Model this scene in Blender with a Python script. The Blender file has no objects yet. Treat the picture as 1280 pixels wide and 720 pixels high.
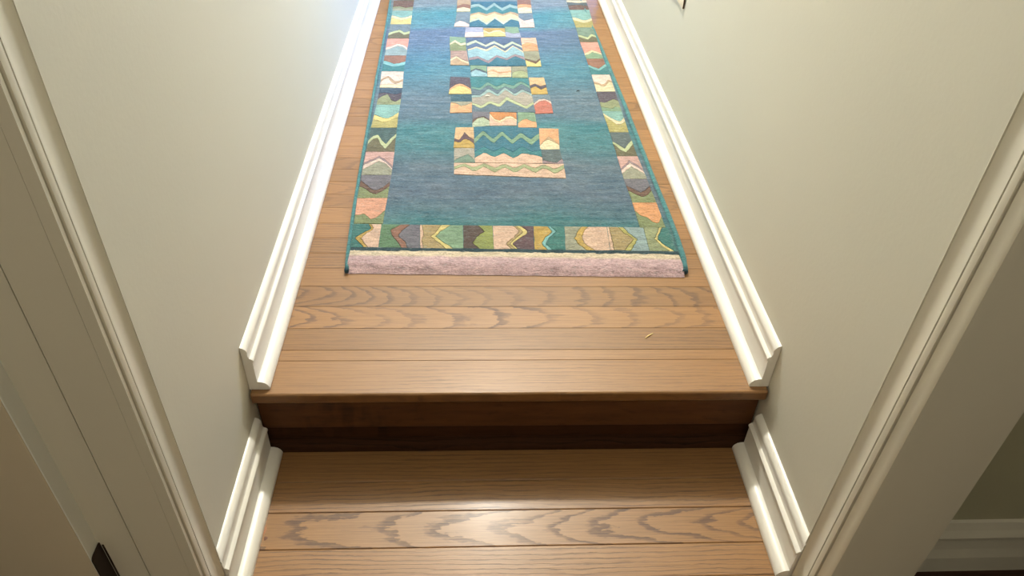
import bpy, bmesh, math, random
from mathutils import Matrix, Vector, noise

# ---------------------------------------------------------------- camera, light, exposure
scene = bpy.context.scene
COL = scene.collection

cam_data = bpy.data.cameras.new('camera')
cam_data.sensor_width = 36.0
cam_data.lens = 950.0 / 1280.0 * 36.0
cam_data.clip_start = 0.02
cam = bpy.data.objects.new('camera', cam_data)
COL.objects.link(cam)
cam.matrix_world = Matrix(((0.998574, -0.001024, -0.053378, -0.0765),
                           (-0.041022, 0.625169, -0.779410, -0.9457),
                           (0.034169, 0.780489, 0.624236, 1.0),
                           (0, 0, 0, 1)))
scene.camera = cam

world = bpy.data.worlds.new('world')
scene.world = world
world.use_nodes = True
wbg = world.node_tree.nodes['Background']
wbg.inputs[0].default_value = (0.60, 0.75, 1.0, 1)
wbg.inputs[1].default_value = 0.15


def lamp(name, kind, loc, energy, color, rot=(0, 0, 0), **kw):
    d = bpy.data.lights.new(name, kind)
    d.energy = energy
    d.color = color
    for k, v in kw.items():
        setattr(d, k, v)
    o = bpy.data.objects.new(name, d)
    o.location = loc
    o.rotation_euler = rot
    COL.objects.link(o)
    return o


# the hall's ceiling lamp, just ahead of the picture's top edge
lamp('hall_ceiling_lamp', 'AREA', (0.02, 1.62, 2.28), 39.0, (1.0, 0.955, 0.85), shape='DISK', size=0.12)
lamp('hall_ceiling_lamp_dome', 'POINT', (0.02, 1.62, 2.20), 56.0, (1.0, 0.955, 0.85), shadow_soft_size=0.05)
# an added dim fill light behind the photographer, lifting the jambs
lamp('back_fill_light', 'AREA', (0.0, -1.9, 2.38), 12.0, (1.0, 0.90, 0.74), shape='RECTANGLE', size=0.8, size_y=1.3)
# an added warm fill light in the left-hand room, for the open door's face
lamp('left_room_fill', 'POINT', (-1.5, -1.6, 1.9), 7.0, (1.0, 0.84, 0.62), shadow_soft_size=0.12)
# daylight coming through the doorway in the right wall further down the hall
lamp('daylight', 'AREA', (0.80, 3.0, 0.95), 16.0, (0.13, 0.36, 1.0), rot=(0, math.radians(78), math.radians(55)),
     shape='RECTANGLE', size=1.2, size_y=0.5, spread=math.radians(95))

scene.view_settings.view_transform = 'Standard'
scene.view_settings.look = 'None'
scene.view_settings.gamma = 1.0
scene.view_settings.exposure = 0.15
scene.view_settings.use_curve_mapping = False

random.seed(7)
WX = 0.47            # half width of the hall, wall to wall
ZL = -0.162          # the lower floor; the upper floor is z = 0
CEIL = 2.42


# ---------------------------------------------------------------- helpers
def srgb(r, g, b):
    def f(c):
        c /= 255.0
        return c / 12.92 if c <= 0.04045 else ((c + 0.055) / 1.055) ** 2.4
    return (f(r), f(g), f(b))


def link(name, me, mat=None, parent=None, smooth=False):
    o = bpy.data.objects.new(name, me)
    COL.objects.link(o)
    if mat is not None:
        me.materials.append(mat)
    if parent is not None:
        o.parent = parent
        o.matrix_parent_inverse = parent.matrix_world.inverted()
    if smooth:
        for p in me.polygons:
            p.use_smooth = True
    return o


def mesh(name, verts, faces):
    me = bpy.data.meshes.new(name)
    me.from_pydata(verts, [], faces)
    bm = bmesh.new()
    bm.from_mesh(me)
    bmesh.ops.recalc_face_normals(bm, faces=bm.faces)
    bm.to_mesh(me)
    bm.free()
    return me


def boxes(name, lst, mat, parent=None, kind=None, bevel=0.0, origin=None):
    bm = bmesh.new()
    ox, oy, oz = origin or (0, 0, 0)
    for (x0, y0, z0, x1, y1, z1) in lst:
        m = Matrix.Translation(((x0 + x1) / 2 - ox, (y0 + y1) / 2 - oy, (z0 + z1) / 2 - oz)) @ \
            Matrix.Diagonal((x1 - x0, y1 - y0, z1 - z0, 1))
        bmesh.ops.create_cube(bm, size=1.0, matrix=m)
    if bevel:
        bmesh.ops.bevel(bm, geom=bm.edges[:], offset=bevel, segments=2, affect='EDGES', profile=0.5)
    me = bpy.data.meshes.new(name)
    bm.to_mesh(me)
    bm.free()
    o = link(name, me, mat)
    if origin:
        o.location = origin
    if parent is not None:
        o.parent = parent
    if kind:
        o['kind'] = kind
    return o


def extrude(name, prof, axis, a, b, mat, parent=None, kind=None, flip=1.0, smooth=True, steps=1, jig=0.0):
    """profile of (d, e) pairs, d measured off the wall plane toward the hall centre;
    axis 'y': profile in (x, z) run along y; axis 'z': profile in (x, y) run along z;
    flip -1 for the left wall, +1 for the right wall"""
    n = len(prof)
    vs, fs = [], []
    for k in range(steps + 1):
        t = a + (b - a) * k / steps
        for i, (d, e) in enumerate(prof):
            x = flip * (WX - d - (jig * noise.noise(Vector((t * 3.0, i * 1.7, flip))) if 0 < d else 0))
            vs.append((x, t, e) if axis == 'y' else (x, e, t))
    for k in range(steps):
        for i in range(n):
            j = (i + 1) % n
            fs.append((k * n + i, k * n + j, (k + 1) * n + j, (k + 1) * n + i))
    fs.append(tuple(range(n)))
    fs.append(tuple(range(steps * n, steps * n + n)))
    me = mesh(name, vs, fs)
    o = link(name, me, mat, parent)
    if smooth:
        for p in me.polygons:
            p.use_smooth = len(p.vertices) == 4
        bm = bmesh.new()
        bm.from_mesh(me)
        for e in bm.edges:
            if len(e.link_faces) == 2 and e.calc_face_angle(0) > math.radians(38):
                e.smooth = False
        bm.to_mesh(me)
        bm.free()
    if kind:
        o['kind'] = kind
    return o


# ---------------------------------------------------------------- materials
class NT:
    def __init__(self, name):
        self.m = bpy.data.materials.new(name)
        self.m.use_nodes = True
        self.t = self.m.node_tree
        self.b = self.t.nodes['Principled BSDF']

    def n(self, typ, **kw):
        nd = self.t.nodes.new(typ)
        for k, v in kw.items():
            setattr(nd, k, v)
        return nd

    def l(self, a, b):
        self.t.links.new(a, b)

    def inp(self, sock, v):
        if hasattr(v, 'is_output'):
            self.l(v, sock)
        else:
            sock.default_value = v

    def math(self, op, a, b=0.0, c=0.0, clamp=False):
        nd = self.n('ShaderNodeMath', operation=op, use_clamp=clamp)
        self.inp(nd.inputs[0], a)
        self.inp(nd.inputs[1], b)
        self.inp(nd.inputs[2], c)
        return nd.outputs[0]

    def noise(self, vec, scale, detail=3.0, rough=0.55):
        nd = self.n('ShaderNodeTexNoise')
        self.inp(nd.inputs['Vector'], vec)
        nd.inputs['Scale'].default_value = scale
        nd.inputs['Detail'].default_value = detail
        nd.inputs['Roughness'].default_value = rough
        return nd.outputs['Fac']

    def mapping(self, vec, scale=(1, 1, 1), loc=(0, 0, 0)):
        nd = self.n('ShaderNodeMapping')
        self.l(vec, nd.inputs['Vector'])
        nd.inputs['Scale'].default_value = scale
        self.inp(nd.inputs['Location'], loc)
        return nd.outputs[0]

    def mix(self, fac, a, b, mode='MIX'):
        nd = self.n('ShaderNodeMix', data_type='RGBA', blend_type=mode)
        self.inp(nd.inputs[0], fac)
        for s, v in ((nd.inputs[6], a), (nd.inputs[7], b)):
            if hasattr(v, 'is_output'):
                self.l(v, s)
            else:
                s.default_value = (*v[:3], 1)
        return nd.outputs[2]

    def ramp(self, fac, stops):
        nd = self.n('ShaderNodeValToRGB')
        e = nd.color_ramp.elements
        while len(e) < len(stops):
            e.new(0.5)
        for el, (p, c) in zip(e, stops):
            el.position = p
            el.color = (*c[:3], 1) if isinstance(c, (tuple, list)) else (c, c, c, 1)
        self.l(fac, nd.inputs[0])
        return nd.outputs[0]

    def bump(self, h, strength, dist):
        nd = self.n('ShaderNodeBump')
        nd.inputs['Strength'].default_value = strength
        nd.inputs['Distance'].default_value = dist
        self.l(h, nd.inputs['Height'])
        self.l(nd.outputs[0], self.b.inputs['Normal'])

    def obj(self):
        return self.n('ShaderNodeTexCoord').outputs['Object']


def paint(name, col, rough, bump=0.25, var=0.03, scale=140.0):
    t = NT(name)
    co = t.n('ShaderNodeNewGeometry').outputs['Position']
    big = t.noise(co, 2.2, 3)
    c2 = tuple(c * (1 - var * 2) for c in col)
    t.l(t.mix(big, col, c2), t.b.inputs['Base Color'])
    t.b.inputs['Roughness'].default_value = rough
    fine = t.noise(co, scale, 2)
    t.bump(fine, bump, 0.0008)
    return t.m


def wood(name, light, dark, rough, coat=0.0, spec=0.5):
    """plain-sawn oak: growth rings around a pith that runs at a small angle under the board.
    Object colour = (seed, slope of the pith, sideways offset of the pith, contrast)"""
    t = NT(name)
    oi = t.n('ShaderNodeObjectInfo')
    sep = t.n('ShaderNodeSeparateColor')
    t.l(oi.outputs['Color'], sep.inputs[0])
    seed, slope, off, con = sep.outputs[0], sep.outputs[1], sep.outputs[2], oi.outputs['Alpha']
    co = t.obj()
    s3 = t.math('MULTIPLY', seed, 37.0)
    cmb = t.n('ShaderNodeCombineXYZ')
    t.l(s3, cmb.inputs[0]); t.l(t.math('MULTIPLY', seed, 91.0), cmb.inputs[1]); t.l(s3, cmb.inputs[2])
    va = t.n('ShaderNodeVectorMath', operation='ADD')
    t.l(co, va.inputs[0]); t.l(cmb.outputs[0], va.inputs[1])
    rco = va.outputs[0]
    sx = t.n('ShaderNodeSeparateXYZ')
    t.l(co, sx.inputs[0])
    # wander of the pith along the board, and small wobble
    n1 = t.noise(t.mapping(rco, (2.6, 5.0, 1.0)), 1.0, 2)
    n2 = t.noise(t.mapping(rco, (14.0, 60.0, 10.0)), 1.0, 3)
    n3 = t.noise(t.mapping(rco, (60.0, 160.0, 10.0)), 1.0, 2)
    v = t.math('SUBTRACT', sx.outputs[1], t.math('MULTIPLY', t.math('SUBTRACT', off, 0.5), 0.40))
    v = t.math('ADD', v, t.math('MULTIPLY', t.math('SUBTRACT', n1, 0.5), 0.035))
    sl = t.math('MULTIPLY', t.math('SUBTRACT', slope, 0.5), 0.5)
    h = t.math('MULTIPLY', sx.outputs[0], sl)
    h = t.math('ADD', h, t.math('MULTIPLY', t.math('MAXIMUM', t.math('MULTIPLY', sl, -1.0), 0.0), 0.94))
    h = t.math('ADD', h, 0.055)
    h = t.math('ADD', h, t.math('MULTIPLY', t.math('SUBTRACT', n1, 0.5), 0.05))
    r = t.math('SQRT', t.math('ADD', t.math('MULTIPLY', v, v), t.math('MULTIPLY', t.math('MULTIPLY', h, h), 0.55)))
    r = t.math('ADD', r, t.math('MULTIPLY', t.math('SUBTRACT', n2, 0.5), 0.0075))
    r = t.math('ADD', r, t.math('MULTIPLY', t.math('SUBTRACT', n3, 0.5), 0.0034))
    ph = t.math('FRACT', t.math('DIVIDE', r, 0.0085))
    band = t.ramp(ph, [(0.0, 0.0), (0.07, 1.0), (0.22, 0.8), (0.36, 0.15), (1.0, 0.0)])
    fib = t.noise(t.mapping(rco, (9.0, 520.0, 60.0)), 1.0, 4, 0.6)
    fibn = t.n('ShaderNodeMapRange')
    t.l(fib, fibn.inputs['Value'])
    fibn.inputs['From Min'].default_value = 0.30
    fibn.inputs['From Max'].default_value = 0.70
    fib = fibn.outputs[0]
    pore = t.ramp(t.noise(t.mapping(rco, (28.0, 900.0, 60.0)), 1.0, 2), [(0.0, 0.0), (0.56, 0.0), (0.70, 1.0)])
    cloud = t.noise(t.mapping(rco, (3.0, 14.0, 5.0)), 1.0, 2)
    ctr = t.math('MULTIPLY', t.math('MULTIPLY', band, con), t.math('ADD', 0.35, t.math('MULTIPLY', fib, 1.1)), clamp=True)
    patchy = t.ramp(t.noise(t.mapping(rco, (3.2, 2.0, 1.0), (5, 2, 9)), 1.0, 1), [(0.0, 0.45), (0.40, 0.5), (0.56, 1.0)])
    ctr = t.math('MULTIPLY', ctr, patchy)
    d = t.math('ADD', ctr, t.math('MULTIPLY', pore, 0.30), clamp=True)
    base = t.mix(fib, tuple(c * 1.22 for c in light), tuple(c * 0.74 for c in light))
    base = t.mix(t.math('MULTIPLY', cloud, 0.55), base, tuple(c * k for c, k in zip(light, (0.80, 0.70, 0.58))))
    # each board its own tone
    tone = t.math('ADD', 0.84, t.math('MULTIPLY', t.math('FRACT', t.math('MULTIPLY', seed, 173.3)), 0.30))
    col = t.mix(d, base, dark)
    tc = t.n('ShaderNodeCombineXYZ')
    for i in range(3):
        t.l(tone, tc.inputs[i])
    col = t.mix(1.0, col, tc.outputs[0], 'MULTIPLY')
    t.l(col, t.b.inputs['Base Color'])
    t.l(t.math('ADD', rough, t.math('MULTIPLY', d, 0.10)), t.b.inputs['Roughness'])
    t.b.inputs['Specular IOR Level'].default_value = spec
    if coat:
        t.b.inputs['Coat Weight'].default_value = coat
        t.b.inputs['Coat Roughness'].default_value = 0.22
    hgt = t.math('ADD', t.math('MULTIPLY', d, -0.8), t.math('MULTIPLY', t.noise(t.mapping(rco, (4.0, 22.0, 4.0)), 1.0, 2), 1.6))
    t.bump(hgt, 0.30, 0.0006)
    return t.m


def wool(name):
    t = NT(name)
    at = t.n('ShaderNodeAttribute', attribute_name='yarn')
    co = t.n('ShaderNodeNewGeometry').outputs['Position']
    def stretch(v, lo, hi):
        nd = t.n('ShaderNodeMapRange')
        t.l(v, nd.inputs['Value'])
        nd.inputs['From Min'].default_value = lo
        nd.inputs['From Max'].default_value = hi
        return nd.outputs[0]
    knots = stretch(t.noise(t.mapping(co, (190.0, 330.0, 150.0)), 1.0, 3, 0.7), 0.30, 0.70)
    heath = stretch(t.noise(t.mapping(co, (40.0, 130.0, 60.0)), 1.0, 4, 0.7), 0.30, 0.70)
    f = t.math('ADD', 0.36, t.math('ADD', t.math('MULTIPLY', knots, 0.46), t.math('MULTIPLY', heath, 0.46)))
    fc = t.n('ShaderNodeCombineXYZ')
    for i in range(3):
        t.l(f, fc.inputs[i])
    c = t.mix(1.0, at.outputs['Color'], fc.outputs[0], 'MULTIPLY')
    # stray lighter yarns
    stray = t.ramp(t.noise(t.mapping(co, (70.0, 240.0, 60.0), (3, 8, 1)), 1.0, 3, 0.75), [(0.0, 0.0), (0.56, 0.0), (0.74, 1.0)])
    c = t.mix(t.math('MULTIPLY', stray, 0.55), c, srgb(146, 160, 162))
    t.l(c, t.b.inputs['Base Color'])
    t.b.inputs['Roughness'].default_value = 0.95
    t.b.inputs['Specular IOR Level'].default_value = 0.15
    t.b.inputs['Sheen Weight'].default_value = 0.12
    t.bump(t.math('ADD', knots, t.math('MULTIPLY', heath, 0.6)), 0.7, 0.0022)
    return t.m


def plain(name, col, rough, metal=0.0, bump=0.0):
    t = NT(name)
    co = t.obj()
    t.l(t.mix(t.noise(co, 60.0, 3), col, tuple(c * 0.8 for c in col)), t.b.inputs['Base Color'])
    t.b.inputs['Roughness'].default_value = rough
    t.b.inputs['Metallic'].default_value = metal
    if bump:
        t.bump(t.noise(co, 220.0, 2), bump, 0.0006)
    return t.m


M_WALL = paint('wall_paint', (0.66, 0.646, 0.555), 0.55)
M_ROOM = paint('dimmed_room_wall', (0.46, 0.44, 0.30), 0.6)  # wall colour darkened to olive to stand for the room's low light
M_CEIL = paint('ceiling_paint', (0.72, 0.70, 0.64), 0.8)
M_TRIM = paint('trim_gloss_paint', (0.78, 0.765, 0.71), 0.30, bump=0.12, var=0.02, scale=60.0)
M_CASE = paint('casing_paint', (0.66, 0.63, 0.53), 0.40, bump=0.15, var=0.02, scale=60.0)
M_DOOREDGE = paint('door_edge_lit', (0.80, 0.84, 0.80), 0.45, bump=0.1)  # edge made paler than the door face to stand for light from the hall
M_DOOR = paint('door_paint', (0.62, 0.55, 0.42), 0.45, bump=0.15)
M_OAK = wood('oak_floor', srgb(147, 110, 69), srgb(88, 64, 48), 0.42, coat=0.14)
M_OAKFRONT = wood('oak_nosing_front_shade', srgb(116, 80, 44), srgb(72, 48, 30), 0.45)
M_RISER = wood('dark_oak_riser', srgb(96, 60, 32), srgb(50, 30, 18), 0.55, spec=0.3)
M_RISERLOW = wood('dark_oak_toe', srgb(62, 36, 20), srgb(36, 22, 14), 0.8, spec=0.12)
M_DARKFLOOR = wood('dark_stained_floor', srgb(62, 34, 24), srgb(30, 16, 12), 0.4)
M_WOOL = wool('rug_wool')
M_BRONZE = plain('dark_bronze', srgb(52, 38, 32), 0.45, 0.7)
M_SUB = plain('subfloor_ply', srgb(60, 42, 28), 0.9)
M_FRAME = plain('picture_frame_cream', srgb(226, 214, 190), 0.5)
M_FRAMEDARK = plain('picture_back_brown', srgb(92, 70, 50), 0.6)
M_PAPER = plain('picture_mount_paper', srgb(236, 230, 216), 0.8)
M_SPLINT = plain('bare_wood', srgb(240, 214, 150), 0.7)
M_LINT = plain('dark_lint', srgb(28, 26, 28), 0.9)
M_WHITELINT = plain('white_lint', srgb(240, 238, 232), 0.9)
M_PUTTY = plain('orange_putty', srgb(170, 112, 68), 0.5)
M_PUTTYD = plain('brown_knot', srgb(104, 62, 36), 0.5)

# ---------------------------------------------------------------- setting: shell
Y_JAMB = -0.348      # faces of the two door openings that look toward the camera
XL_OUT, XR_OUT = -0.574, 0.592
DOOR_NEAR = -1.16
DOOR_TOP = 1.88
BACK, FAR = -2.7, 4.3

boxes('wall_left', [(XL_OUT, Y_JAMB + 0.012, ZL - 0.05, -WX, FAR, CEIL),
                    (XL_OUT, DOOR_NEAR + 0.0, DOOR_TOP, -WX, Y_JAMB + 0.012, CEIL),
                    (XL_OUT, BACK, ZL - 0.05, -WX, DOOR_NEAR, CEIL)], M_WALL, kind='structure')
OPEN0, OPEN1 = 2.30, 3.15      # doorway further along on the right, where the daylight comes in
boxes('wall_right', [(WX, Y_JAMB + 0.012, ZL - 0.05, XR_OUT, OPEN0, CEIL),
                     (WX, OPEN0, 2.03, XR_OUT, OPEN1, CEIL),
                     (WX, OPEN1, ZL - 0.05, XR_OUT, FAR, CEIL),
                     (WX, DOOR_NEAR, DOOR_TOP, XR_OUT, Y_JAMB + 0.012, CEIL),
                     (WX, BACK, ZL - 0.05, XR_OUT, DOOR_NEAR, CEIL)], M_WALL, kind='structure')
boxes('wall_far', [(XL_OUT, FAR, -0.1, XR_OUT, FAR + 0.1, CEIL)], M_WALL, kind='structure')
boxes('wall_back', [(-2.7, BACK - 0.1, ZL - 0.05, 2.7, BACK, CEIL)], M_WALL, kind='structure')
# side rooms that the two near doorways open into
boxes('wall_right_room', [(XR_OUT, -0.251, ZL - 0.05, 2.7, -0.19, CEIL),
                          (2.6, BACK, ZL - 0.05, 2.7, -0.251, CEIL)], M_ROOM, kind='structure')
boxes('wall_left_room', [(-2.7, -0.267, ZL - 0.05, XL_OUT, -0.20, CEIL),
                         (-2.7, BACK, ZL - 0.05, -2.6, -0.267, CEIL)], M_WALL, kind='structure')
boxes('ceiling', [(-2.7, BACK - 0.1, CEIL, 2.7, FAR + 0.1, CEIL + 0.06)], M_CEIL, kind='structure')

# ---------------------------------------------------------------- floors, board by board
def board(name, x0, x1, y0, y1, ztop, thick, mat, parent, seed, slope=0.5, off=None, con=0.7, ch=0.0006, front_round=0.0):
    """one strip with a small chamfer along both long edges"""
    L, W = x1 - x0, y1 - y0
    if off is None:
        off = 0.5 + random.choice((-1, 1)) * random.uniform(0.18, 0.45)
    if front_round:
        prof = []
        r = front_round
        for k in range(6):
            a = math.pi / 2 * k / 5
            prof.append((r - r * math.sin(a) * 1.0, -r + r * math.cos(a)))
        prof = prof[::1]
        # order: top edge toward front edge
        prof = [(W - ch, 0.0)] + prof + [(0.0006, -thick + 0.005), (0.004, -thick), (W, -thick), (W, -ch)]
    else:
        prof = [(W - ch, 0.0), (ch, 0.0), (0.0, -ch), (0.0, -thick), (W, -thick), (W, -ch)]
    n = len(prof)
    steps = 40 if front_round else 1
    vs, fs = [], []
    for k in range(steps + 1):
        x = L * k / steps
        for i, (y, z) in enumerate(prof):
            w = 0.0
            if front_round and 1 <= i <= 7:
                w = 0.0012 * noise.noise(Vector((x * 22.0, i * 0.12, 3.0)))
            vs.append((x, y + w, z + (w * 0.3 if i > 1 else 0)))
    for k in range(steps):
        for i in range(n):
            j = (i + 1) % n
            fs.append((k * n + i, k * n + j, (k + 1) * n + j, (k + 1) * n + i))
    fs += [tuple(range(n)), tuple(range(steps * n, steps * n + n))]
    me = mesh(name, vs, fs)
    o = link(name, me, mat)
    o.location = (x0, y0, ztop)
    o.parent = parent
    o.color = (seed, slope, off, con)
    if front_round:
        me.materials.append(M_OAKFRONT)      # the front face's shade is put into a darker oak colour
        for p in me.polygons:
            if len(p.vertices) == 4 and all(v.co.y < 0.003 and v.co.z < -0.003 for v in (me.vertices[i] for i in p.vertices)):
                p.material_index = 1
    return o


floor_up = boxes('floor', [(-0.62, 0.030, -0.20, 0.62, FAR, -0.0195)], M_SUB, kind='structure')
floor_low = boxes('floor.001', [(-0.62, -2.7, ZL - 0.08, 0.62, 0.030, ZL - 0.0195)], M_SUB, kind='structure')
BX = 0.4685
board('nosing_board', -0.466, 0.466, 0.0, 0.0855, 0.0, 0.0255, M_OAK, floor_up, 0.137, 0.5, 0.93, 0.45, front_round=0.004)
seams = [0.0858, 0.1143, 0.1763, 0.2427, 0.3083, 0.3708, 0.4263, 0.4847, 0.5440, 0.6100]
while seams[-1] < FAR - 0.08:
    seams.append(seams[-1] + 0.0615 + random.uniform(-0.0015, 0.0015))
special = {0: (0.31, 0.5, 0.86, 0.25), 1: (0.52, 0.5, 0.80, 0.55), 2: (0.23, 0.80, 0.575, 1.0),
           3: (0.71, 0.90, 0.592, 0.75), 4: (0.66, 0.5, 0.78, 0.4)}
for i in range(len(seams) - 1):
    a, b = seams[i], seams[i + 1]
    sp = special.get(i)
    if sp:
        board('floor_board', -BX, BX, a + 0.0003, b - 0.0003, 0.0, 0.019, M_OAK, floor_up, *sp)
    else:
        sd = random.random()
        cat = random.random() < 0.35
        board('floor_board', -BX, BX, a + 0.0003, b - 0.0003, random.uniform(-0.0004, 0.0), 0.019, M_OAK, floor_up, sd,
              0.5 + random.choice((-1, 1)) * random.uniform(0.15, 0.4) if cat else 0.5,
              random.uniform(0.55, 0.60) if cat else None, random.uniform(0.45, 0.9))
lseams = [0.022, -0.0655, -0.1315, -0.2045, -0.2670]
while lseams[-1] > -1.6:
    lseams.append(lseams[-1] - 0.063 + random.uniform(-0.0015, 0.0015))
lspecial = {0: (0.44, 0.5, 0.84, 0.6), 1: (0.58, 0.5, 0.22, 0.75), 2: (0.905, 0.28, 0.595, 1.0), 3: (0.15, 0.5, 0.90, 1.0)}
for i in range(len(lseams) - 1):
    a, b = lseams[i + 1], lseams[i]
    sp = lspecial.get(i)
    if sp:
        o = board('floor_board', -BX, BX, a + 0.0003, b - 0.0003, ZL, 0.019, M_OAK, floor_low, *sp, ch=0.0013)
        if i == 2:
            strip2 = o
    else:
        board('floor_board', -BX, BX, a + 0.0003, b - 0.0003, ZL, 0.019, M_OAK, floor_low, random.random(), 0.5, None,
              random.uniform(0.45, 0.9))
# a filled hole with a small knot below it, at the left end of the third lower board
def blob(name, cx, cy, z, rx, ry, mat, parent, label):
    vs = [(0, 0, 0.0005)]
    fs = []
    n = 14
    for k in range(n):
        a = 2 * math.pi * k / n
        w = 1 + 0.18 * math.sin(3 * a + 1)
        vs.append((rx * w * math.cos(a), ry * w * math.sin(a), 0.0001))
    for k in range(n):
        fs.append((0, 1 + k, 1 + (k + 1) % n))
    o = link(name, mesh(name, vs, fs), mat)
    o.parent = parent
    o.location = Vector((cx, cy, z)) - parent.location
    o['label'] = label
    return o
blob('putty_patch', -0.4327, -0.1660, ZL, 0.0028, 0.009, M_PUTTY, strip2, 'orange putty filling in the board')
blob('knot_mark', -0.4281, -0.1818, ZL, 0.003, 0.004, M_PUTTYD, strip2, 'small brown knot')

# dark floor of the right-hand room and of the left-hand room
room_floor = boxes('floor.002', [(0.62, BACK, ZL - 0.08, 2.6, -0.251, ZL - 0.0195)], M_SUB, kind='structure')
y = -0.2525
while y > -1.5:
    board('floor_board', XR_OUT + 0.001, 2.58, y - 0.0822, y, ZL, 0.019, M_DARKFLOOR, room_floor, random.random(), 0.5, None, 0.6)
    y -= 0.083
boxes('floor.003', [(-2.6, BACK, ZL - 0.08, -0.62, -0.267, ZL)], M_DARKFLOOR, kind='structure')

# ---------------------------------------------------------------- the step
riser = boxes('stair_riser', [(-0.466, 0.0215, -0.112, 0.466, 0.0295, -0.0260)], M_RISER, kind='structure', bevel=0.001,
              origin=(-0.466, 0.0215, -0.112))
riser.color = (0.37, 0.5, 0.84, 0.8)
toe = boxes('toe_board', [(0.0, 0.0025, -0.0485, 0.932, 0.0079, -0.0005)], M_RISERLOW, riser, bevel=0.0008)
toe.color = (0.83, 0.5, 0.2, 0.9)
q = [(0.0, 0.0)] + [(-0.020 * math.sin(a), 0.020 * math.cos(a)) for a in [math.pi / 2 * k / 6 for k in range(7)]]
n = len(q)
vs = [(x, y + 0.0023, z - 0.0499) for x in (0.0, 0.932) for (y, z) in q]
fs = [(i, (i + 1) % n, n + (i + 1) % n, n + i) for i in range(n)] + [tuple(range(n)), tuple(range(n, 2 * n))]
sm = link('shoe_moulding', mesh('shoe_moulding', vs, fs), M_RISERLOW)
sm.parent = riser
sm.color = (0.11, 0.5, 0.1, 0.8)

# ---------------------------------------------------------------- baseboards
def baseboard(name, flip, z, a, b, steps=24):
    bd = extrude(name, [(0.0005, z + 0.0004), (0.0165, z + 0.0004), (0.0165, z + 0.064), (0.0155, z + 0.066), (0.0005, z + 0.066)],
                 'y', a, b, M_TRIM, kind='structure', flip=flip, steps=steps, jig=0.0008)
    cap = extrude('cap_moulding', [(0.0005, z + 0.0661), (0.0168, z + 0.0661), (0.0190, z + 0.0680), (0.0190, z + 0.0710), (0.0168, z + 0.0735),
                                   (0.0128, z + 0.0755), (0.0112, z + 0.0800), (0.0110, z + 0.0850), (0.0118, z + 0.0900),
                                   (0.0100, z + 0.0950), (0.0065, z + 0.0985), (0.0030, z + 0.1008), (0.0005, z + 0.1012)],
                  'y', a, b, M_TRIM, bd, flip=flip, steps=steps, jig=0.0006)
    shoe = extrude('shoe_moulding', [(0.0168, z + 0.0004), (0.0360, z + 0.0004), (0.0366, z + 0.0040), (0.0356, z + 0.0085), (0.0330, z + 0.0130),
                                     (0.0290, z + 0.0165), (0.0235, z + 0.0188), (0.0168, z + 0.0196)],
                   'y', a, b, M_TRIM, bd, flip=flip, steps=steps, jig=0.0006)
    return bd


baseboard('baseboard_left', -1, 0.0, 0.013, FAR - 0.01)
baseboard('baseboard_right', 1, 0.0, 0.013, OPEN0 - 0.07)
baseboard('baseboard_left.001', -1, ZL, -0.283, 0.0015, steps=4)
baseboard('baseboard_right.001', 1, ZL, -0.272, 0.0015, steps=4)
# baseboard of the right-hand room, along its wall that faces the camera
def room_base():
    prof = [(0.0, 0.0), (0.016, 0.0), (0.016, 0.040), (0.012, 0.060), (0.010, 0.086), (0.0155, 0.0905), (0.0165, 0.098), (0.010, 0.110), (0.005, 0.124), (0.0, 0.126)]
    n = len(prof)
    vs = [(x, -0.2513 - d, ZL + 0.0004 + e) for x in (XR_OUT + 0.002, 2.598) for d, e in prof]
    fs = [(i, (i + 1) % n, n + (i + 1) % n, n + i) for i in range(n)] + [tuple(range(n)), tuple(range(n, 2 * n))]
    o = link('baseboard_right_room', mesh('baseboard_right_room', vs, fs), M_CASE)
    o['kind'] = 'structure'
room_base()

# ---------------------------------------------------------------- door casings and jambs
TOPZ = DOOR_TOP - 0.012
cl = extrude('trim_1', [(0.0005, -0.2800), (0.0095, -0.2800), (0.0104, -0.2812), (0.0104, -0.2822), (0.0030, -0.2826), (0.0030, -0.2864), (0.0118, -0.2868), (0.0112, -0.2880), (0.0088, -0.2950),
                        (0.0090, -0.3060), (0.0112, -0.3160), (0.0146, -0.3235), (0.0150, -0.3262), (0.0090, -0.3264), (0.0090, -0.3288),
                        (0.0156, -0.3292), (0.0168, -0.3345), (0.0160, -0.3395), (0.0095, -0.3400), (0.0095, -0.3424), (0.0146, -0.3430),
                        (0.0144, -0.3485), (0.0005, -0.3485)],
             'z', ZL, TOPZ + 0.08, M_CASE, kind='structure', flip=-1)
cr = extrude('trim_2', [(0.0005, -0.2682), (0.0095, -0.2682), (0.0104, -0.2694), (0.0104, -0.2704), (0.0030, -0.2708), (0.0030, -0.2748), (0.0118, -0.2752), (0.0112, -0.2765), (0.0088, -0.2830),
                        (0.0090, -0.2930), (0.0112, -0.3020), (0.0146, -0.3105), (0.0150, -0.3120), (0.0095, -0.3120), (0.0095, -0.3146),
                        (0.0156, -0.3152), (0.0168, -0.3205), (0.0160, -0.3260), (0.0085, -0.3264), (0.0085, -0.3296), (0.0150, -0.3302),
                        (0.0140, -0.3330), (0.0125, -0.3420), (0.0132, -0.3505), (0.0120, -0.3530), (0.0005, -0.3530)],
             'z', ZL, TOPZ + 0.08, M_CASE, kind='structure', flip=1)
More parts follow.
